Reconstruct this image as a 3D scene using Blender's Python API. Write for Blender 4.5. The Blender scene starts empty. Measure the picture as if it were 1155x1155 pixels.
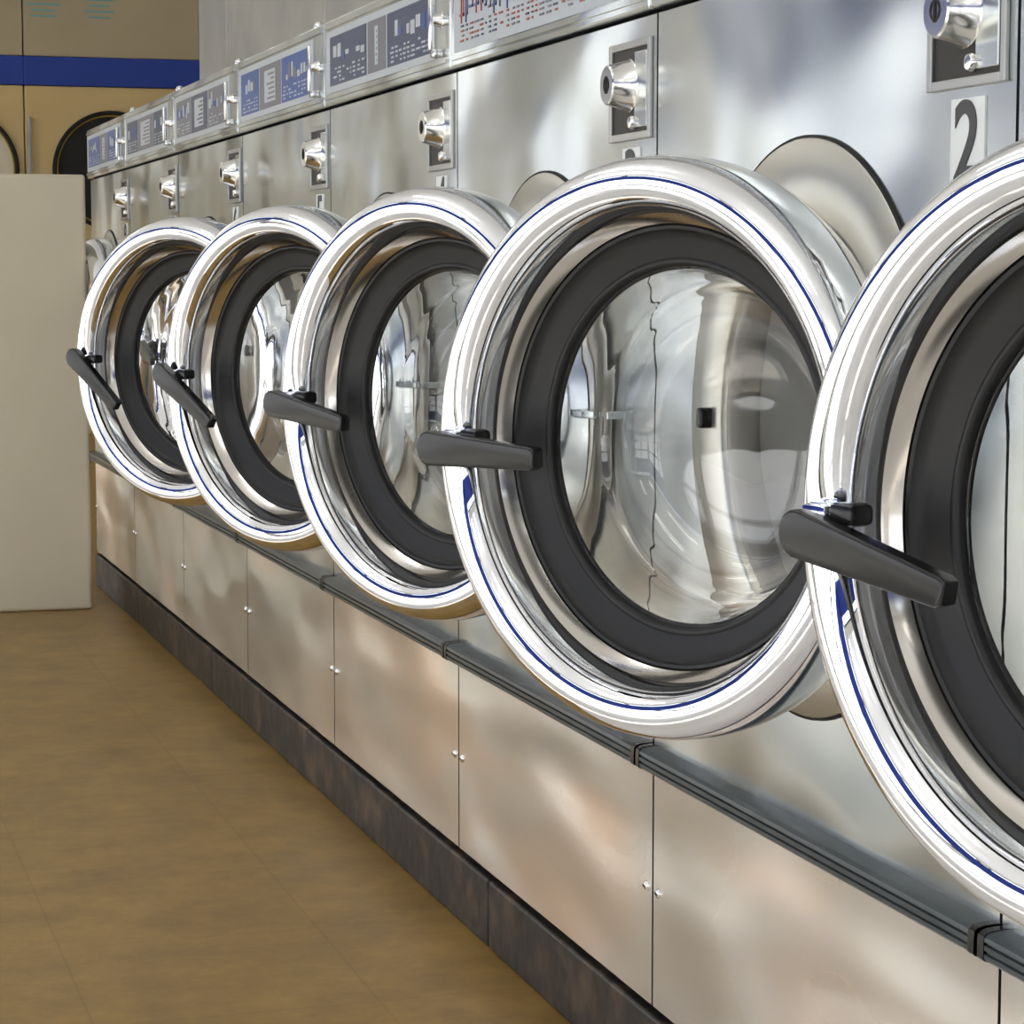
import bpy, bmesh, math, random
from mathutils import Vector, Matrix
random.seed(7)
scene = bpy.context.scene
COL = scene.collection
scene.view_settings.view_transform = 'Standard'
scene.view_settings.look = 'None'
scene.view_settings.exposure = 0.05

L = 0.784      # front plane of the washers (world X)
W = 0.663      # pitch of the washers along Y
Y00 = 1.41
H = 0.775      # camera height

# ------------------------------------------------------------ materials
def lin(c):
    return tuple((x/12.92 if x <= 0.04045 else ((x+0.055)/1.055)**2.4) for x in c)

def rgb(r, g, b):
    return lin((r/255, g/255, b/255)) + (1.0,)

def mat(name, col, rough=0.5, metal=0.0, var=None, vscale=6.0, bump=0.0, bscale=20.0,
        rvar=0.0, coat=0.0, emit=0.0, stretch=(1, 1, 1), bdist=0.02, third=None, distort=0.0, lo=0.35, hi=0.65, detail=3):
    m = bpy.data.materials.new(name)
    m.use_nodes = True
    nt = m.node_tree
    b = nt.nodes['Principled BSDF']
    b.inputs['Base Color'].default_value = col
    b.inputs['Roughness'].default_value = rough
    b.inputs['Metallic'].default_value = metal
    b.inputs['Coat Weight'].default_value = coat
    if emit:
        b.inputs['Emission Color'].default_value = col
        b.inputs['Emission Strength'].default_value = emit
    geo = nt.nodes.new('ShaderNodeNewGeometry')
    mp = nt.nodes.new('ShaderNodeMapping')
    mp.inputs['Scale'].default_value = stretch
    nt.links.new(geo.outputs['Position'], mp.inputs['Vector'])
    if var is not None:
        n = nt.nodes.new('ShaderNodeTexNoise')
        n.inputs['Scale'].default_value = vscale
        n.inputs['Detail'].default_value = detail
        n.inputs['Distortion'].default_value = distort
        nt.links.new(mp.outputs[0], n.inputs['Vector'])
        r = nt.nodes.new('ShaderNodeValToRGB')
        r.color_ramp.elements[0].position = lo
        r.color_ramp.elements[1].position = hi
        r.color_ramp.elements[0].color = col
        r.color_ramp.elements[1].color = var
        if third is not None:
            e = r.color_ramp.elements.new(0.5); e.color = third
        nt.links.new(n.outputs['Fac'], r.inputs['Fac'])
        nt.links.new(r.outputs['Color'], b.inputs['Base Color'])
        if rvar:
            mr = nt.nodes.new('ShaderNodeMapRange')
            mr.inputs['To Min'].default_value = max(0.02, rough-rvar)
            mr.inputs['To Max'].default_value = rough+rvar
            nt.links.new(n.outputs['Fac'], mr.inputs['Value'])
            nt.links.new(mr.outputs[0], b.inputs['Roughness'])
    if bump:
        n2 = nt.nodes.new('ShaderNodeTexNoise')
        n2.inputs['Scale'].default_value = bscale
        n2.inputs['Detail'].default_value = 1
        mp2 = nt.nodes.new('ShaderNodeMapping')
        mp2.inputs['Scale'].default_value = stretch
        nt.links.new(geo.outputs['Position'], mp2.inputs['Vector'])
        nt.links.new(mp2.outputs[0], n2.inputs['Vector'])
        bp = nt.nodes.new('ShaderNodeBump')
        bp.inputs['Strength'].default_value = bump
        bp.inputs['Distance'].default_value = bdist
        nt.links.new(n2.outputs['Fac'], bp.inputs['Height'])
        nt.links.new(bp.outputs[0], b.inputs['Normal'])
    return m

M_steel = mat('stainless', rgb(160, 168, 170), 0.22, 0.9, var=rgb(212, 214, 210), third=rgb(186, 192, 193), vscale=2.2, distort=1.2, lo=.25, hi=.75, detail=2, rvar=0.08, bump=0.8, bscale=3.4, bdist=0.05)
M_steel_low = mat('stainless_painted_reflection', rgb(200, 198, 194), 0.24, 0.70, var=rgb(254, 230, 210), third=rgb(234, 230, 222), vscale=3.0, distort=0.5, lo=.28, hi=.74, detail=1.5, rvar=0.06, bump=0.9, bscale=3.6, bdist=0.04, stretch=(1, 0.7, 1.8))  # pinkish cloudy noise paints sunlit-floor reflections into the steel colour
M_steel_dull = mat('stainless_dull', rgb(156, 158, 158), 0.35, 0.9, var=rgb(182, 180, 174), vscale=5)
M_shell = mat('cabinet_shell', rgb(70, 70, 68), 0.5, 0.5)
M_flange = mat('flange_steel', rgb(190, 189, 180), 0.3, 0.82)
M_chrome = mat('chrome', rgb(238, 240, 245), 0.03, 1.0)
M_bevel = mat('inner_chrome', rgb(204, 200, 194), 0.13, 1.0)
M_satin = mat('satin_chrome', rgb(226, 226, 224), 0.16, 1.0)
M_black = mat('black_rubber', rgb(10, 10, 11), 0.48, 0.0, var=rgb(13, 13, 14), vscale=30)
M_seal = mat('grey_seal_rubber', rgb(160, 158, 152), 0.5)
M_plastic = mat('black_plastic', rgb(7, 7, 8), 0.24, 0.0)
M_bumper = mat('bumper_vinyl', rgb(44, 54, 59), 0.28, 0.0, var=rgb(52, 62, 67), vscale=12, coat=0.1)
M_dark = mat('dark_gap', rgb(22, 21, 20), 0.8)
M_white = mat('sticker_white', rgb(208, 212, 212), 0.5)
M_ink = mat('ink_black', rgb(58, 58, 60), 0.6)
M_plinth = mat('plinth_scuffed', rgb(34, 32, 30), 0.5, 0.1, var=rgb(94, 76, 60), third=rgb(42, 38, 35), vscale=14, detail=8, lo=.3, hi=.72, bump=0.5, bscale=40, bdist=0.004)
M_cream = mat('cream_enamel', rgb(206, 197, 174), 0.4, 0.0, var=rgb(196, 187, 164), vscale=2)
M_wall = mat('wall_paint', rgb(220, 218, 210), 0.8, 0.0, var=rgb(212, 210, 200), vscale=1.5)
M_ceil = mat('ceiling_paint', rgb(242, 243, 244), 0.9)
M_blue = mat('blue_trim_paint', rgb(20, 56, 150), 0.4)
M_streak_band = mat('blue_streak_band', rgb(18, 46, 132), 0.7)  # unseen blue bands that streak the chrome
M_tan = mat('tan_dryer_panel', rgb(176, 162, 134), 0.5, 0.0, var=rgb(168, 154, 126), vscale=2)
M_yellow = mat('yellow_beige_enamel', rgb(208, 182, 130), 0.5, 0.0, var=rgb(200, 174, 122), vscale=2)
M_yrim = mat('dryer_rim_yellow', rgb(160, 140, 60), 0.4)
M_teal = mat('teal_print', rgb(110, 165, 165), 0.6)
M_mull = mat('window_frame_bronze', rgb(44, 42, 42), 0.4, 0.4)
M_pave = mat('pavement_concrete', rgb(200, 198, 194), 0.9, var=rgb(180, 178, 174), vscale=1)
M_bounce_floor = mat('pale_bounce_floor', rgb(222, 217, 208), 0.5, var=rgb(206, 200, 190), vscale=3)  # pale reflector floor, added out of view
M_lamp = mat('fill_lamp_glow', rgb(255, 253, 250), 0.5, emit=8.0)  # glow of the added fill lamps
M_lampbody = mat('fill_lamp_housing', rgb(230, 230, 226), 0.5)
M_recess = mat('coin_recess', rgb(50, 47, 44), 0.5, 0.6)
M_drum = mat('drum_steel', rgb(236, 236, 234), 0.5, 0.15)
P_pale = mat('panel_pale', rgb(178, 184, 190), 0.35, 0.3)
P_navy = mat('panel_navy', rgb(38, 50, 82), 0.35)
P_blue = mat('panel_blue', rgb(22, 66, 134), 0.35)
P_gray = mat('panel_gray', rgb(98, 98, 106), 0.35)
P_red = mat('panel_red', rgb(150, 60, 52), 0.4)

def floor_mat():
    m = bpy.data.materials.new('vinyl_floor'); m.use_nodes = True
    nt = m.node_tree; b = nt.nodes['Principled BSDF']
    geo = nt.nodes.new('ShaderNodeNewGeometry')
    n = nt.nodes.new('ShaderNodeTexNoise'); n.inputs['Scale'].default_value = 7.0; n.inputs['Detail'].default_value = 12
    n.inputs['Roughness'].default_value = 0.82
    nt.links.new(geo.outputs['Position'], n.inputs['Vector'])
    r = nt.nodes.new('ShaderNodeValToRGB')
    r.color_ramp.elements[0].position = 0.36; r.color_ramp.elements[0].color = rgb(116, 88, 36)
    r.color_ramp.elements[1].position = 0.64; r.color_ramp.elements[1].color = rgb(158, 125, 60)
    nt.links.new(n.outputs['Fac'], r.inputs['Fac'])
    br = nt.nodes.new('ShaderNodeTexBrick')
    br.offset = 0.0
    br.inputs['Scale'].default_value = 1.0
    br.inputs['Brick Width'].default_value = 0.305
    br.inputs['Row Height'].default_value = 0.305
    br.inputs['Mortar Size'].default_value = 0.0014
    br.inputs['Color1'].default_value = (1, 1, 1, 1); br.inputs['Color2'].default_value = (.95, .95, .95, 1)
    br.inputs['Mortar'].default_value = (.78, .76, .72, 1)
    nt.links.new(geo.outputs['Position'], br.inputs['Vector'])
    mx = nt.nodes.new('ShaderNodeMix'); mx.data_type = 'RGBA'; mx.blend_type = 'MULTIPLY'
    mx.inputs['Factor'].default_value = 1.0
    nt.links.new(r.outputs['Color'], mx.inputs[6]); nt.links.new(br.outputs['Color'], mx.inputs[7])
    nt.links.new(mx.outputs[2], b.inputs['Base Color'])
    b.inputs['Roughness'].default_value = 0.32
    b.inputs['Specular IOR Level'].default_value = 0.42
    bp = nt.nodes.new('ShaderNodeBump'); bp.inputs['Strength'].default_value = 0.2; bp.inputs['Distance'].default_value = 0.005
    nt.links.new(n.outputs['Fac'], bp.inputs['Height']); nt.links.new(bp.outputs[0], b.inputs['Normal'])
    return m
M_floor = floor_mat()

def glass_mat():
    m = bpy.data.materials.new('door_glass'); m.use_nodes = True
    b = m.node_tree.nodes['Principled BSDF']
    b.inputs['Base Color'].default_value = (0.99, 0.99, 0.99, 1)
    b.inputs['Roughness'].default_value = 0.0
    b.inputs['Transmission Weight'].default_value = 1.0
    b.inputs['IOR'].default_value = 1.48
    return m
M_glass = glass_mat()

# ------------------------------------------------------------ geometry helpers
def finish(bm, name, mats, smooth=False, parent=None, loc=(0, 0, 0), autosmooth=None):
    me = bpy.data.meshes.new(name)
    bmesh.ops.recalc_face_normals(bm, faces=bm.faces)
    bm.to_mesh(me); bm.free()
    if not isinstance(mats, (list, tuple)): mats = [mats]
    for mm in mats: me.materials.append(mm)
    if smooth:
        me.polygons.foreach_set('use_smooth', [True]*len(me.polygons))
        if autosmooth is not None:
            me.set_sharp_from_angle(angle=math.radians(autosmooth))
    ob = bpy.data.objects.new(name, me)
    COL.objects.link(ob)
    ob.location = loc
    if parent: ob.parent = parent
    return ob

def add_box(bm, x0, x1, y0, y1, z0, z1, mi=0, bevel=0.0, seg=2):
    t = bmesh.new()
    vs = [t.verts.new((x, y, z)) for x in (x0, x1) for y in (y0, y1) for z in (z0, z1)]
    for q in ((0, 1, 3, 2), (4, 6, 7, 5), (0, 4, 5, 1), (2, 3, 7, 6), (0, 2, 6, 4), (1, 5, 7, 3)):
        t.faces.new([vs[i] for i in q])
    if bevel:
        bmesh.ops.bevel(t, geom=list(t.edges), offset=bevel, segments=seg, affect='EDGES', profile=0.5)
    bmesh.ops.recalc_face_normals(t, faces=t.faces)
    merge(bm, t, mi)

def merge(bm, t, mi=0):
    mp = {}
    for v in t.verts: mp[v] = bm.verts.new(v.co)
    for f in t.faces:
        try:
            nf = bm.faces.new([mp[v] for v in f.verts]); nf.material_index = mi
        except ValueError: pass
    t.free()

def lathe(bm, prof, cy=0.0, cz=0.0, cx=0.0, seg=96, closed=True, mi=0, mi_from=None):
    """profile (r,a): a = distance towards -X"""
    rings = []
    for r, a in prof:
        if r < 1e-6:
            rings.append([bm.verts.new((cx-a, cy, cz))])
        else:
            rings.append([bm.verts.new((cx-a, cy+r*math.cos(2*math.pi*i/seg), cz+r*math.sin(2*math.pi*i/seg))) for i in range(seg)])
    n = len(rings)
    rng = range(n) if closed else range(n-1)
    for k in rng:
        A, B = rings[k], rings[(k+1) % n]
        for i in range(seg):
            j = (i+1) % seg
            if len(A) == 1 and len(B) == 1: continue
            if len(A) == 1: f = bm.faces.new((A[0], B[i], B[j]))
            elif len(B) == 1: f = bm.faces.new((A[i], A[j], B[0]))
            else: f = bm.faces.new((A[i], A[j], B[j], B[i]))
            f.material_index = 1 if (mi_from is not None and k >= mi_from) else mi

def smooth_prof(pts, n=4, closed=False):
    out = []
    N = len(pts)
    rng = range(N if closed else N-1)
    for i in rng:
        p0 = pts[(i-1) % N] if (closed or i > 0) else pts[0]
        p1 = pts[i]; p2 = pts[(i+1) % N]
        p3 = pts[(i+2) % N] if (closed or i+2 < N) else pts[-1]
        for k in range(n):
            t = k/n
            out.append(tuple(0.5*((2*p1[d])+(-p0[d]+p2[d])*t+(2*p0[d]-5*p1[d]+4*p2[d]-p3[d])*t*t+(-p0[d]+3*p1[d]-3*p2[d]+p3[d])*t**3) for d in (0, 1)))
    if not closed: out.append(pts[-1])
    return out

def plate_with_hole(bm, x, y0, y1, z0, z1, cy, cz, r, seg=96, fold=0.008):
    inner, outer = [], []
    corners = [math.atan2(zz-cz, yy-cy) for yy in (y0, y1) for zz in (z0, z1)]
    angs = sorted([2*math.pi*i/seg-math.pi for i in range(seg)]+corners)
    for a in angs:
        c, s = math.cos(a), math.sin(a)
        t = 1e9
        if c > 1e-9: t = min(t, (y1-cy)/c)
        if c < -1e-9: t = min(t, (y0-cy)/c)
        if s > 1e-9: t = min(t, (z1-cz)/s)
        if s < -1e-9: t = min(t, (z0-cz)/s)
        inner.append(bm.verts.new((x, cy+r*c, cz+r*s)))
        outer.append(bm.verts.new((x, cy+t*c, cz+t*s)))
    n = len(angs)
    for i in range(n):
        j = (i+1) % n
        bm.faces.new((inner[i], inner[j], outer[j], outer[i]))
    back_o = [bm.verts.new(v.co+Vector((fold, 0, 0))) for v in outer]
    back_i = [bm.verts.new(v.co+Vector((fold, 0, 0))) for v in inner]
    for i in range(n):
        j = (i+1) % n
        bm.faces.new((outer[i], outer[j], back_o[j], back_o[i])).material_index = 1
        bm.faces.new((inner[i], inner[j], back_i[j], back_i[i]))

def empty(name, loc):
    e = bpy.data.objects.new(name, None); COL.objects.link(e); e.location = loc
    e.empty_display_size = 0.1
    return e

# ------------------------------------------------------------ washing machine prototype
CY, CZ = W/2, 0.655
def build_machine(root):
    bm = bmesh.new()
    g = 0.002
    x0, x1, y0, y1, z0, z1 = 0.008, 0.66, g, W-g, 0.085, 1.125
    vs = [bm.verts.new((x, y, z)) for x in (x0, x1) for y in (y0, y1) for z in (z0, z1)]
    for q in ((4, 6, 7, 5), (0, 4, 5, 1), (2, 3, 7, 6), (0, 2, 6, 4), (1, 5, 7, 3)):
        bm.faces.new([vs[i] for i in q])
    add_box(bm, 0.006, 0.012, g, W-g, 0.31, 0.37)
    finish(bm, 'cabinet', M_shell, parent=root)
    bm = bmesh.new()
    plate_with_hole(bm, 0, 0.002, W-0.002, 0.340, 1.014, CY, CZ, 0.20)
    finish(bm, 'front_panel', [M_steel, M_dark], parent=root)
    # access panel, dark folded edges
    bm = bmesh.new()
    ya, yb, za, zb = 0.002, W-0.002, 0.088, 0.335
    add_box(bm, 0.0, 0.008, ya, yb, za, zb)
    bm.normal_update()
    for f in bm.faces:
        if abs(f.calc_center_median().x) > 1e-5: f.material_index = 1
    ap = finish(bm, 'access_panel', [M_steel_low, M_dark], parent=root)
    for yy in (0.016, W-0.016):
        bm = bmesh.new()
        lathe(bm, [(0.0, 0.0030), (0.003, 0.0028), (0.0046, 0.0015), (0.0052, -0.001), (0, -0.001)], seg=20, closed=False)
        add_box(bm, -0.0036, -0.0026, -0.0030, 0.0030, -0.0006, 0.0006, mi=1)
        finish(bm, 'screw', [M_satin, M_dark], smooth=True, autosmooth=40, parent=ap, loc=(0, yy, 0.20))
    # bumper rail : slim ribbed vinyl strip
    bm = bmesh.new()
    prof = [(0.004, 0.3190), (-0.014, 0.3190), (-0.0170, 0.3198), (-0.0185, 0.3215), (-0.0185, 0.3245), (-0.0160, 0.3250), (-0.0160, 0.3266), (-0.0185, 0.3271),
            (-0.0185, 0.3305), (-0.0160, 0.3310), (-0.0160, 0.3326), (-0.0185, 0.3331),
            (-0.0180, 0.3360), (-0.0150, 0.3385), (-0.0100, 0.3395), (-0.003, 0.3400), (0.004, 0.3400)]
    ya, yb = 0.003, W-0.003
    A = [bm.verts.new((p[0], ya, p[1])) for p in prof]; B = [bm.verts.new((p[0], yb, p[1])) for p in prof]
    n = len(prof)
    for i in range(n):
        j = (i+1) % n
        bm.faces.new((A[i], A[j], B[j], B[i]))
    bm.faces.new(A); bm.faces.new(B[::-1])
    for a, b in ((ya-0.0005, ya+0.008), (yb-0.008, yb+0.0005)):
        cp = [(p[0]-0.0006 if p[0] < 0 else p[0], p[1]+(0.0005 if p[1] > 0.334 else -0.0005)) for p in prof if not (0.3247 < p[1] < 0.3330)]
        C = [bm.verts.new((p[0], a, p[1])) for p in cp]; D = [bm.verts.new((p[0], b, p[1])) for p in cp]
        for i in range(len(cp)):
            j = (i+1) % len(cp)
            f = bm.faces.new((C[i], C[j], D[j], D[i])); f.material_index = 1
        f = bm.faces.new(C); f.material_index = 1
        f = bm.faces.new(D[::-1]); f.material_index = 1
    finish(bm, 'bumper_rail', [M_bumper, M_plastic], smooth=True, autosmooth=25, parent=root)
    # door flange (nearly flush)
    bm = bmesh.new()
    lathe(bm, [(0.229, 0.0), (0.229, 0.0025), (0.227, 0.004), (0.17, 0.004), (0.163, 0.001), (0.158, -0.008)], cy=CY, cz=CZ, closed=False)
    lathe(bm, [(0.2308, 0.0), (0.2308, 0.002), (0.2290, 0.0035), (0.2290, 0.0)], cy=CY, cz=CZ, closed=False, mi=1)
    finish(bm, 'door_flange', [M_flange, M_dark], smooth=True, autosmooth=50, parent=root)
    bm = bmesh.new()
    lathe(bm, smooth_prof([(0.168, -0.006), (0.162, -0.002), (0.155, -0.004), (0.151, -0.014), (0.155, -0.03), (0.168, -0.03)], 3, True), cy=CY, cz=CZ)
    finish(bm, 'door_seal', M_seal, smooth=True, parent=root)
    bm = bmesh.new()
    lathe(bm, [(0.165, -0.032), (0.20, -0.036), (0.215, -0.05), (0.215, -0.26), (0.19, -0.275), (0.06, -0.275), (0.05, -0.26), (0.0, -0.26)], cy=CY, cz=CZ, closed=False, seg=64)
    finish(bm, 'drum', M_drum, smooth=True, autosmooth=40, parent=root)
    # hinge bracket and striker
    bm = bmesh.new()
    add_box(bm, -0.022, 0.0, 0.076, 0.079, CZ-0.015, CZ-0.007, bevel=0.001)
    finish(bm, 'door_hinge', M_steel, parent=root)
    bm = bmesh.new()
    add_box(bm, -0.003, 0.0, CY+0.176, CY+0.196, CZ-0.016, CZ+0.014, mi=1, bevel=0.001)
    add_box(bm, -0.016, -0.002, CY+0.180, CY+0.190, CZ-0.010, CZ+0.008, bevel=0.003)
    finish(bm, 'door_striker', [M_plastic, M_satin], parent=root)
    # control panel (case)
    bm = bmesh.new()
    add_box(bm, -0.008, 0.10, 0.002, W-0.002, 1.018, 1.137, bevel=0.003)
    add_box(bm, -0.0115, -0.006, 0.012, W-0.012, 1.026, 1.030)
    add_box(bm, -0.0115, -0.006, 0.012, W-0.012, 1.124, 1.128)
    cp = finish(bm, 'control_panel', M_steel, parent=root)
    bm = bmesh.new()
    lathe(bm, [(0.0, 0.012), (0.006, 0.012), (0.007, 0.010), (0.008, 0.002), (0.010, 0.0), (0, 0)], seg=32, closed=False)
    add_box(bm, -0.016, -0.010, -0.005, 0.005, -0.036, 0.030, bevel=0.002)
    add_box(bm, -0.012, 0.0, -0.009, 0.009, -0.044, -0.034, bevel=0.002)
    finish(bm, 'selector_lever', M_satin, smooth=True, autosmooth=40, parent=cp, loc=(-0.008, 0.040, 1.078))
    bm = bmesh.new()
    add_box(bm, 0.03, 0.26, 0.05, W-0.05, 1.125, 1.150, bevel=0.004)
    lid = finish(bm, 'soap_lid', M_steel_dull, parent=root)
    bm = bmesh.new()
    t = bmesh.new(); bmesh.ops.create_uvsphere(t, u_segments=24, v_segments=14, radius=0.009); merge(bm, t)
    add_box(bm, -0.004, 0.004, -0.004, 0.004, -0.018, 0.0)
    finish(bm, 'lid_knob', M_chrome, smooth=True, autosmooth=60, parent=lid, loc=(0.06, W*0.5, 1.165))
    # coin box
    bm = bmesh.new()
    ya, yb, za, zb = 0.012, 0.124, 0.903, 0.995
    fr = 0.007
    add_box(bm, -0.0035, 0.0, ya, ya+fr, za, zb, bevel=0.001)
    add_box(bm, -0.0035, 0.0, yb-fr, yb, za, zb, bevel=0.001)
    add_box(bm, -0.0035, 0.0, ya+fr, yb-fr, za, za+fr, bevel=0.001)
    add_box(bm, -0.0035, 0.0, ya+fr, yb-fr, zb-fr, zb, bevel=0.001)
    add_box(bm, -0.0008, 0.002, ya+fr, yb-fr, za+fr, zb-fr, mi=1)
    add_box(bm, -0.0025, 0.0, ya+fr+0.004, ya+fr+0.036, za+fr+0.004, zb-fr-0.004, mi=2, bevel=0.001)
    cb = finish(bm, 'coin_box', [M_steel_dull, M_recess, M_steel], parent=root)
    bm = bmesh.new()
    lathe(bm, [(0.0, 0.024), (0.0170, 0.024), (0.0185, 0.0228), (0.0190, 0.0205), (0.0235, 0.003), (0.0250, 0.0015), (0.0250, -0.002), (0, -0.002)], seg=48, closed=False)
    lathe(bm, [(0.0072, 0.0238), (0.0072, 0.0246), (0.0058, 0.0246), (0.0058, 0.0238)], seg=32, closed=False, mi=1)
    add_box(bm, -0.0250, -0.0234, -0.0013, 0.0013, -0.008, 0.008, mi=1)
    finish(bm, 'coin_lock', [M_satin, M_dark], smooth=True, autosmooth=35, parent=cb, loc=(-0.001, (ya+yb)/2+0.002, 0.954))
    bm = bmesh.new()
    lathe(bm, [(0.0, 0.006), (0.005, 0.0055), (0.0065, 0.003), (0.0065, 0), (0, 0)], seg=24, closed=False)
    finish(bm, 'coin_return_button', M_satin, smooth=True, autosmooth=50, parent=cb, loc=(-0.001, (ya+yb)/2-0.010, 0.919))

    # ---------------- door, origin at the hinge axis
    hx, hy = -0.031, 0.087
    c = 0.237
    S = -0.018
    bm = bmesh.new()
    ring = smooth_prof([(0.172, -0.010), (0.185, -0.017), (0.205, -0.018), (0.2170, -0.015), (0.2215, -0.008), (0.2228, 0.004), (0.2226, 0.018), (0.2205, 0.031), (0.2155, 0.0410), (0.2085, 0.0468), (0.2000, 0.0480), (0.1910, 0.0445), (0.1845, 0.0370), (0.1812, 0.0270), (0.1798, 0.0170)], 5)
    nb = len(ring)-1
    ring += [(0.1795, 0.0125), (0.1775, 0.0095), (0.1745, 0.0055), (0.1718, 0.0025), (0.1712, -0.006)]
    ring = [(r, a+S) for r, a in ring]
    lathe(bm, ring, cy=c, seg=160, mi_from=nb)
    door = finish(bm, 'door', [M_chrome, M_bevel], smooth=True, autosmooth=28, parent=root, loc=(hx, hy, CZ-0.011))
    bm = bmesh.new()
    add_box(bm, 0.004, 0.010, -0.004, 0.022, -0.004, 0.004, bevel=0.0015)
    finish(bm, 'hinge_arm', M_steel, parent=door)
    bm = bmesh.new()
    gk = [(0.1720, -0.012), (0.1720, 0.0000), (0.1700, 0.0022), (0.1675, 0.0015), (0.1655, -0.0030), (0.1600, -0.0055), (0.1460, -0.0105), (0.1440, -0.0090), (0.1415, -0.0095), (0.1398, -0.0125), (0.1390, -0.020), (0.141, -0.022), (0.165, -0.021)]
    lathe(bm, [(r, a+S) for r, a in gk], cy=c, seg=128)
    finish(bm, 'door_gasket', M_black, smooth=True, autosmooth=50, parent=door)
    # glass bowl with one soft shoulder
    bm = bmesh.new()
    outp = smooth_prof([(0.1405, 0.004), (0.1385, -0.006), (0.1350, -0.024), (0.1310, -0.036), (0.1250, -0.043), (0.1200, -0.053), (0.112, -0.064), (0.098, -0.074), (0.075, -0.081), (0.04, -0.085), (0.0, -0.086)], 5)
    inp = smooth_prof([(0.0, -0.082), (0.04, -0.081), (0.074, -0.077), (0.096, -0.070), (0.109, -0.0605), (0.1165, -0.0505), (0.1220, -0.0400), (0.1280, -0.0330), (0.1320, -0.022), (0.1355, -0.006), (0.1377, 0.004)], 5)
    lathe(bm, [(r, a+S-0.020) for r, a in outp+inp], cy=c, seg=160)
    finish(bm, 'door_glass', M_glass, smooth=True, parent=door)
    # handle mount
    bm = bmesh.new()
    add_box(bm, -0.042, -0.022, c+0.156, c+0.176, -0.004, 0.0095, bevel=0.004)
    add_box(bm, -0.044, -0.022, c+0.176, c+0.198, -0.004, 0.0085, mi=1, bevel=0.005)
    finish(bm, 'handle_mount', [M_plastic, M_chrome], smooth=True, autosmooth=40, parent=door)
    # handle paddle
    bm = bmesh.new()
    outline = []
    rb, rs = 0.0140, 0.0085
    yb_, ys_ = 0.020, -0.098
    for i in range(13):
        a = math.radians(90-180*i/12)
        outline.append((yb_+rb*math.cos(a), rb*math.sin(a)))
    outline += [(ys_+0.002, -rs-0.001), (ys_-0.003, -rs+0.002), (ys_-0.003, rs-0.002), (ys_+0.002, rs)]
    F = [bm.verts.new((-0.008, p[0], p[1])) for p in outline]; K = [bm.verts.new((0.005, p[0], p[1])) for p in outline]
    bm.faces.new(F); bm.faces.new(K[::-1])
    n = len(outline)
    for i in range(n):
        j = (i+1) % n
        bm.faces.new((F[i], F[j], K[j], K[i]))
    ed = [e for e in bm.edges if abs(e.verts[0].co.x-e.verts[1].co.x) < 1e-6]
    bmesh.ops.bevel(bm, geom=ed, offset=0.0022, segments=3, affect='EDGES', profile=0.6)
    finish(bm, 'door_handle', M_plastic, smooth=True, autosmooth=40, parent=door, loc=(-0.045, c+0.180, -0.007))

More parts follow.
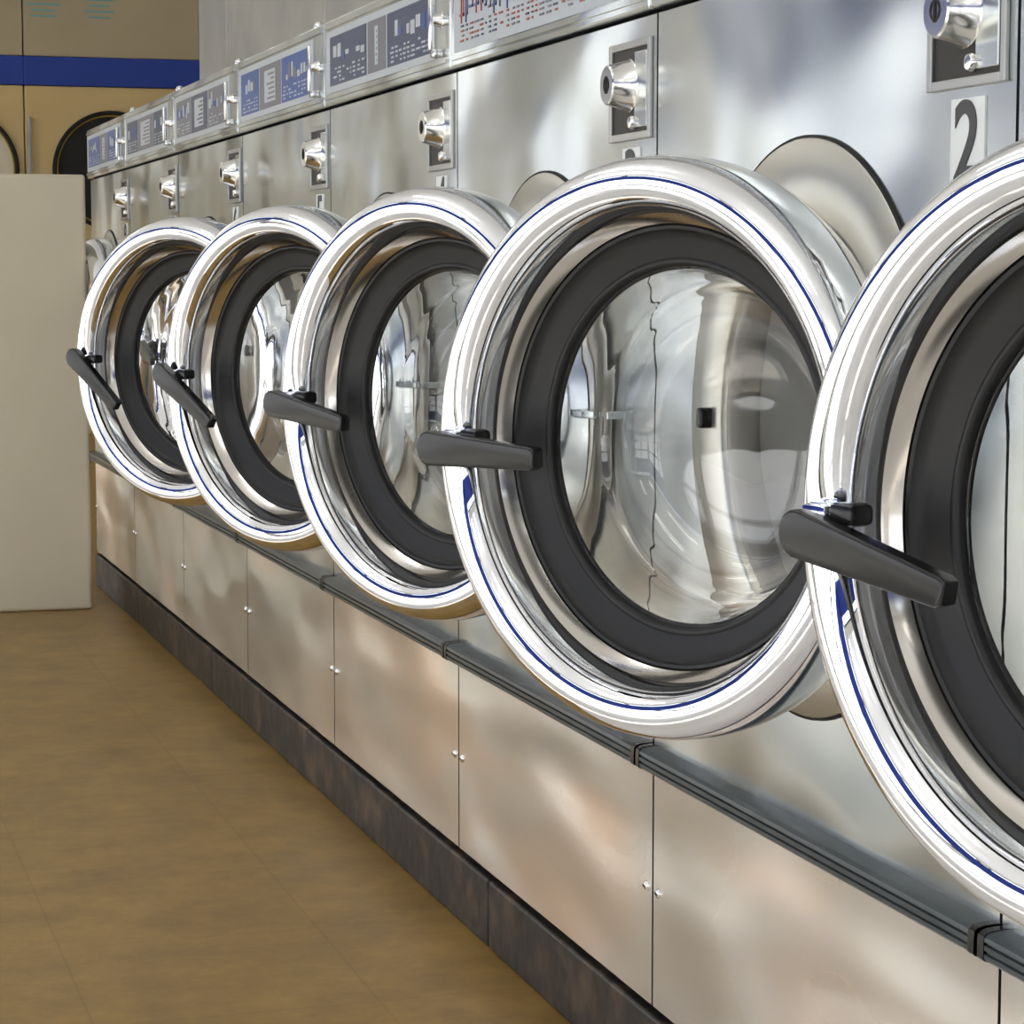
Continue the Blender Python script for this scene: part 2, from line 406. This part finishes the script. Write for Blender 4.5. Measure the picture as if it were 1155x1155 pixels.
# individual printed panel per machine
def add_graphics(root, cp, style, rnd):
    bm = bmesh.new()
    y0, y1, z0, z1 = 0.066, W-0.020, 1.034, 1.120
    add_box(bm, -0.0095, -0.0075, y0, y1, z0, z1, mi=0)
    base = {'pale': 0, 'navy': 1, 'blue': 2, 'gray': 3}[style]
    s1, s2 = rnd.uniform(0.15, 0.23), rnd.uniform(0.32, 0.40)
    fields = [(y0+0.014, y0+s1), (y0+s1+0.008, y0+s2), (y0+s2+0.008, y1-0.024)]
    F0, F1, F2 = -0.0100, -0.0094, -0.0104
    for fi, (a, b) in enumerate(fields):
        mi = base if (fi != 1 or base == 0) else (3 if base != 3 else 1)
        if mi:
            add_box(bm, F0, F1, a, b, z0+0.009, z1-0.009, mi=mi)
        back = -0.0099 if mi else F1
        light = 0 if mi else 1
        if base == 0:
            # pale sheet densely printed with blue pictograms, red arrows and grey captions
            yy = a
            while yy < b-0.012:
                w = rnd.uniform(0.008, 0.020)
                col = rnd.choice([1, 2, 2, 3, 4])
                zb0 = z0+rnd.uniform(0.036, 0.046)
                zt = min(zb0+rnd.uniform(0.012, 0.030), z1-0.008)
                add_box(bm, F2, back, yy, min(yy+w, b), zb0, zb0+0.003, mi=col)
                add_box(bm, F2, back, yy, min(yy+w, b), zt-0.003, zt, mi=col)
                add_box(bm, F2, back, yy, yy+0.003, zb0, zt, mi=col)
                if rnd.random() < .6: add_box(bm, F2-0.0001, back, yy+w*0.5, yy+w*0.5+0.003, zb0-0.008, zt, mi=rnd.choice([2, 4, 1]))
                for q in range(4):
                    if rnd.random() < 0.8:
                        add_box(bm, F2, back, yy, min(yy+w*rnd.uniform(.4, 1.0), b), z0+0.010+q*0.0055, z0+0.0122+q*0.0055, mi=rnd.choice([1, 3, 3, 4]))
                yy += w+0.005
            continue
        if fi == 1:
            if mi: add_box(bm, F2, back, a+0.04, b-0.04, z0+0.018, z1-0.018, mi=0)
            for q in range(6):
                zz = z0+0.022+q*0.0075
                w0 = rnd.uniform(0.3, 0.9)*(b-a-0.09)
                add_box(bm, F2-0.0003, F2 if mi else back, a+0.045, a+0.045+w0, zz, zz+0.0032, mi=mi if mi else rnd.choice([1, 4]))
        else:
            yy = a+0.010
            while yy < b-0.02:
                w = rnd.uniform(0.008, 0.022)
                hh = rnd.uniform(0.006, 0.022)
                if rnd.random() < 0.8:
                    zb0 = z0+rnd.uniform(0.040, 0.050)
                    add_box(bm, F2, back, yy, min(yy+w, b-0.004), zb0, min(zb0+hh, z1-0.013), mi=light if rnd.random() < .6 else (2 if mi != 2 else 3))
                for q in range(4):
                    if rnd.random() < 0.75:
                        add_box(bm, F2, back, yy, min(yy+w*rnd.uniform(.4, 1.1), b-0.004), z0+0.013+q*0.0058, z0+0.0155+q*0.0058, mi=light)
                yy += w+0.006
    finish(bm, 'instruction_panel', [P_pale, P_navy, P_blue, P_gray, P_red], parent=cp)

def add_number(root, num):
    bm = bmesh.new()
    add_box(bm, -0.0012, 0.0, 0.042, 0.090, 0.833, 0.896)
    st = finish(bm, 'number_sticker', M_white, parent=root)
    cu = bpy.data.curves.new('number_digit_curve', 'FONT')
    cu.body = str(num); cu.size = 0.075; cu.align_x = 'CENTER'; cu.align_y = 'CENTER'; cu.extrude = 0.0003; cu.offset = 0.0012
    tmp = bpy.data.objects.new('tmp', cu); COL.objects.link(tmp)
    dg = bpy.context.evaluated_depsgraph_get()
    me = bpy.data.meshes.new_from_object(tmp.evaluated_get(dg))
    bpy.data.objects.remove(tmp)
    me.materials.clear(); me.materials.append(M_ink)
    ob = bpy.data.objects.new('number_digit', me); COL.objects.link(ob)
    ob.parent = st
    ob.location = (-0.0018, 0.066, 0.8645)
    ob.rotation_euler = (math.radians(90), 0, math.radians(-90))

angles = {-1: 18.5, 0: 27, 1: 25.8, 2: 29, 3: 35.5, 4: 0, 5: 0, 6: 0}
handle_rot = {-1: 11, 0: 1, 1: 8, 2: 31, 3: 38, 4: 10, 5: 10, 6: 10}
styles = {-1: 'pale', 0: 'pale', 1: 'pale', 2: 'navy', 3: 'blue', 4: 'gray', 5: 'navy', 6: 'blue'}
stylename = {'pale': 'pale', 'navy': 'navy', 'blue': 'bright blue', 'gray': 'grey'}

proto = empty('washing_machine', (L, Y00-W, 0))
build_machine(proto)
roots = [(-1, proto)]
def all_children(o):
    return [c for c in scene.objects if c.parent == o]
bpy.context.view_layer.update()
tree = [(c, all_children(c)) for c in all_children(proto)]
for k in range(0, 7):
    r = proto.copy(); COL.objects.link(r); r.location = (L, Y00+W*k, 0)
    for c, subs in tree:
        cc = c.copy(); COL.objects.link(cc); cc.parent = r
        for s in subs:
            sc = s.copy(); COL.objects.link(sc); sc.parent = cc
    roots.append((k, r))
for k, r in roots:
    ch = all_children(r)
    door = [c for c in ch if c.name.startswith('door') and not c.name.startswith('door_')][0]
    door.rotation_euler = (0, 0, math.radians(angles[k]))
    if angles[k] == 0: door.location.x -= 0.008
    h = [c for c in all_children(door) if c.name.startswith('door_handle')][0]
    h.rotation_euler[0] = math.radians(handle_rot[k])
    if k == -1:
        door.location.y += 0.048
        door.location.z -= 0.008
        h.location.y -= 0.008
        h.location.z -= 0.006
        [c for c in ch if c.name.startswith('door_hinge')][0].location.y += 0.048
    cp = [c for c in ch if c.name.startswith('control_panel')][0]
    add_graphics(r, cp, styles[k], random.Random(k+20))
    add_number(r, k+2)
    st = 'ajar' if angles[k] > 0 else 'closed'
    r['label'] = 'stainless washer number %d, chrome door %s, %s panel' % (k+2, st, stylename[styles[k]])
    r['category'] = 'washing machine'
    r['group'] = 'row of coin-operated washers'

# ------------------------------------------------------------ setting
def struct(ob, kind='structure'):
    ob['kind'] = kind
    return ob
X0, X1, YA, YB, ZC = -3.0, 3.0, -3.6, 12.6, 2.9
SILL, HEAD = 0.12, 2.65
bm = bmesh.new(); add_box(bm, 0.05, X1, 2.2, YB, -0.1, 0.0)
struct(finish(bm, 'floor', M_floor))
bm = bmesh.new(); add_box(bm, X0, 0.05, YA, YB, -0.1, 0.0); add_box(bm, 0.05, X1, YA, 2.2, -0.1, 0.0)  # pale floor added out of view to whiten chrome and bounce light
struct(finish(bm, 'floor_bounce', M_bounce_floor))
bm = bmesh.new(); add_box(bm, X0, X1, YA, YB, ZC, ZC+0.1)
struct(finish(bm, 'ceiling', M_ceil))
bm = bmesh.new(); add_box(bm, X0-0.15, X1+0.15, YB, YB+0.15, -0.1, ZC+0.1)
struct(finish(bm, 'wall_back', M_wall))
bm = bmesh.new(); add_box(bm, X1, X1+0.15, YA-0.15, YB, -0.1, ZC+0.1)
struct(finish(bm, 'wall_right', M_wall))
bm = bmesh.new()
add_box(bm, X0-0.15, X0, YA, YB, -0.1, SILL)
add_box(bm, X0-0.15, X0, YA, YB, HEAD, ZC+0.1)
ys = [YA+i*(YB-YA)/6 for i in range(7)]
for y in ys:
    add_box(bm, X0-0.15, X0, max(YA, y-0.05), min(YB, y+0.05), SILL, HEAD)
struct(finish(bm, 'wall_left', M_wall))
wi = 1
for i in range(6):
    a, b = ys[i]+0.05, ys[i+1]-0.05
    bm = bmesh.new()
    m = (a+b)/2
    for (p, q) in ((a, a+0.05), (m-0.035, m+0.035), (b-0.05, b)):
        add_box(bm, X0-0.10, X0-0.05, p, q, SILL, HEAD)
    for (p, q) in ((SILL, SILL+0.05), (0.98, 1.04), (HEAD-0.05, HEAD)):
        add_box(bm, X0-0.10, X0-0.05, a, b, p, q)
    struct(finish(bm, 'window_%d' % wi, M_mull)); wi += 1
bm = bmesh.new()
add_box(bm, X0-0.15, X1, YA-0.15, YA, -0.1, SILL)
add_box(bm, X0-0.15, X1, YA-0.15, YA, HEAD, ZC+0.1)
for p, q in ((X0-0.15, X0+0.15), (-0.1, 0.1), (X1-0.3, X1)):
    add_box(bm, p, q, YA-0.15, YA, SILL, HEAD)
struct(finish(bm, 'wall_front', M_wall))
for a, b in ((X0+0.15, -0.1), (0.1, X1-0.3)):
    bm = bmesh.new(); m = (a+b)/2
    for (p, q) in ((a, a+0.06), (m-0.035, m+0.035), (b-0.06, b)):
        add_box(bm, p, q, YA-0.10, YA-0.05, SILL, HEAD)
    for (p, q) in ((SILL, SILL+0.05), (0.98, 1.04), (HEAD-0.05, HEAD)):
        add_box(bm, a, b, YA-0.10, YA-0.05, p, q)
    struct(finish(bm, 'window_%d' % wi, M_mull)); wi += 1
bm = bmesh.new(); add_box(bm, X0-0.02, X0+0.015, YA, YB, 1.50, 2.40)  # unseen blue band, sized for the streaks it gives the chrome
struct(finish(bm, 'streak_band_1', M_streak_band))
bm = bmesh.new(); add_box(bm, X0, X1, YA-0.02, YA+0.015, 1.50, 2.35)  # second unseen band, same use behind the camera
struct(finish(bm, 'streak_band_2', M_streak_band))
bm = bmesh.new()
add_box(bm, -40, 40, -40, 40, -0.25, -0.12)
struct(finish(bm, 'ground_pavement', M_pave))

# plinth
bm = bmesh.new()
add_box(bm, L-0.004, L+0.05, 0.76, 2.60, 0.0, 0.080, bevel=0.003)
add_box(bm, L-0.004, L+0.05, 2.604, 4.40, 0.0, 0.080, bevel=0.003)
add_box(bm, L-0.004, L+0.05, 4.404, 6.05, 0.0, 0.080, bevel=0.003)
add_box(bm, L+0.05, L+0.64, 0.76, 6.05, 0.0, 0.083)
struct(finish(bm, 'baseboard_right', M_plinth))

# stainless bulkhead behind the washers
bm = bmesh.new()
edges = [0.76, 1.52, 2.56, 3.60, 4.64, 5.68, 6.05]
for a, b in zip(edges[:-1], edges[1:]):
    add_box(bm, 1.06, 1.08, a+0.0015, b-0.0015, 1.13, ZC-0.001, bevel=0.001)
add_box(bm, 1.08, 1.44, 0.76, 6.05, 1.13, ZC-0.001)
struct(finish(bm, 'wall_bulkhead', M_steel_dull))

# cream cabinet at the end of the row
bm = bmesh.new()
add_box(bm, -0.75, 0.514, 0.0, 0.10, 0.0, 1.010, bevel=0.008, seg=3)
cab = finish(bm, 'utility_cabinet', M_cream, loc=(0.2, 5.605, 0))
cab['label'] = 'plain cream enamelled metal cabinet at the end of the washers'
cab['category'] = 'cabinet'

# dryers on the back wall
def build_dryer(loc, dark, label, wd=0.74):
    r = empty('tumble_dryer', loc)
    bm = bmesh.new()
    add_box(bm, 0.003, wd-0.003, 0.0, 0.66, 0.0, 1.70, bevel=0.004)
    finish(bm, 'dryer_body', M_yellow, parent=r)
    bm = bmesh.new()
    add_box(bm, 0.003, wd-0.003, 0.0, 0.66, 1.842, 2.88, bevel=0.003)
    up = finish(bm, 'upper_panel', M_tan, parent=r)
    for cx in (0.10, 0.37):
        bm = bmesh.new()
        for q in range(6):
            wq = random.uniform(0.10, 0.19)
            add_box(bm, cx-wq/2, cx+wq/2, -0.003, 0.0, 2.03+q*0.028, 2.038+q*0.028)
        finish(bm, 'printed_notice', M_teal, parent=up)
    bm = bmesh.new()
    add_box(bm, 0.0, wd, -0.012, 0.66, 1.702, 1.840, bevel=0.003)
    finish(bm, 'blue_band', M_blue, parent=r)
    bm = bmesh.new()
    lathe(bm, smooth_prof([(0.290, 0), (0.290, 0.02), (0.281, 0.026), (0.272, 0.02), (0.270, 0.0)], 3), seg=64, closed=False)
    lathe(bm, [(0.270, 0.012), (0.266, 0.014), (0.262, 0.008)], seg=64, closed=False, mi=2)
    lathe(bm, [(0.262, 0.008), (0.0, 0.008)], seg=64, closed=False, mi=1)
    d = finish(bm, 'dryer_door', [M_dark, M_dark if dark else M_cream, M_yrim], smooth=True, autosmooth=40, parent=r, loc=(0.42, 0, 1.295))
    d.rotation_euler = (0, 0, math.radians(90))
    bm = bmesh.new()
    add_box(bm, 0.012, 0.03, -0.035, -0.02, 1.18, 1.55, bevel=0.004)
    add_box(bm, 0.014, 0.028, -0.022, 0.0, 1.20, 1.22)
    add_box(bm, 0.014, 0.028, -0.022, 0.0, 1.51, 1.53)
    finish(bm, 'door_pull', M_steel_dull, parent=r)
    r['label'] = label; r['category'] = 'dryer'; r['group'] = 'bank of tumble dryers'
    return r
YD = 11.92
build_dryer((1.23, YD, 0), True, 'beige tumble dryer with dark round door and yellow rim', wd=0.86)
build_dryer((0.49, YD, 0), False, 'beige tumble dryer with cream round door under a blue band')
build_dryer((-0.25, YD, 0), True, 'beige tumble dryer with dark round door and yellow rim')

# added unseen fluorescent lamps, hung to brighten the ceiling and the chrome
for i in range(5):
    for x in (-1.9, -0.4):
        y = -2.0+i*2.6
        if i == 3: continue
        r = empty('added_fill_lamp', (x, y, ZC))
        bm = bmesh.new()
        add_box(bm, -0.04, 0.04, -0.75, 0.75, -0.36, -0.32, bevel=0.004)
        add_box(bm, -0.006, 0.006, -0.606, -0.594, -0.325, 0.0)
        add_box(bm, -0.006, 0.006, 0.594, 0.606, -0.325, 0.0)
        finish(bm, 'fill_lamp_housing', M_lampbody, parent=r)
        for sx in (-0.065, 0.065):
            bm = bmesh.new()
            t = bmesh.new(); bmesh.ops.create_cone(t, cap_ends=True, segments=20, radius1=0.02, radius2=0.02, depth=1.46)
            bmesh.ops.rotate(t, verts=t.verts, cent=(0, 0, 0), matrix=Matrix.Rotation(math.radians(90), 3, 'X'))
            bmesh.ops.translate(t, verts=t.verts, vec=(sx, 0, -0.34)); merge(bm, t)
            finish(bm, 'fill_lamp_tube', M_lamp, parent=r)
        r['label'] = 'added out-of-view fluorescent batten lamp with two white tubes'
        r['category'] = 'lamp'; r['group'] = 'added fluorescent fill lamps'

# ------------------------------------------------------------ world & sun
w = bpy.data.worlds.new('World'); scene.world = w; w.use_nodes = True
nt = w.node_tree; bg = nt.nodes['Background']
tc = nt.nodes.new('ShaderNodeTexCoord'); sep = nt.nodes.new('ShaderNodeSeparateXYZ')
nt.links.new(tc.outputs['Generated'], sep.inputs[0])
rp = nt.nodes.new('ShaderNodeValToRGB')
rp.color_ramp.elements[0].position = 0.0; rp.color_ramp.elements[0].color = (.98, .98, 1.0, 1)
rp.color_ramp.elements[1].position = 0.5; rp.color_ramp.elements[1].color = (.74, .86, 1.0, 1)
nt.links.new(sep.outputs['Z'], rp.inputs['Fac']); nt.links.new(rp.outputs[0], bg.inputs['Color'])
bg.inputs['Strength'].default_value = 2.6
sun = bpy.data.lights.new('sun', 'SUN'); sun.energy = 11.0; sun.angle = math.radians(1.0); sun.color = (1, .95, .86)
so = bpy.data.objects.new('sun', sun); COL.objects.link(so)
so.rotation_euler = Vector((0.98, 0.30, -0.80)).to_track_quat('-Z', 'Y').to_euler()

# ------------------------------------------------------------ camera
f = 2700.0
cam = bpy.data.cameras.new('camera'); cam.sensor_width = 36; cam.lens = 36*f/1155
co = bpy.data.objects.new('camera', cam); COL.objects.link(co)
co.location = (0, 0, H)
dl = math.atan(265/f); th = math.atan(844*math.cos(dl)/f)
co.rotation_euler = (math.radians(90)-dl, 0, -th)
cam.clip_start = 0.02
scene.camera = co
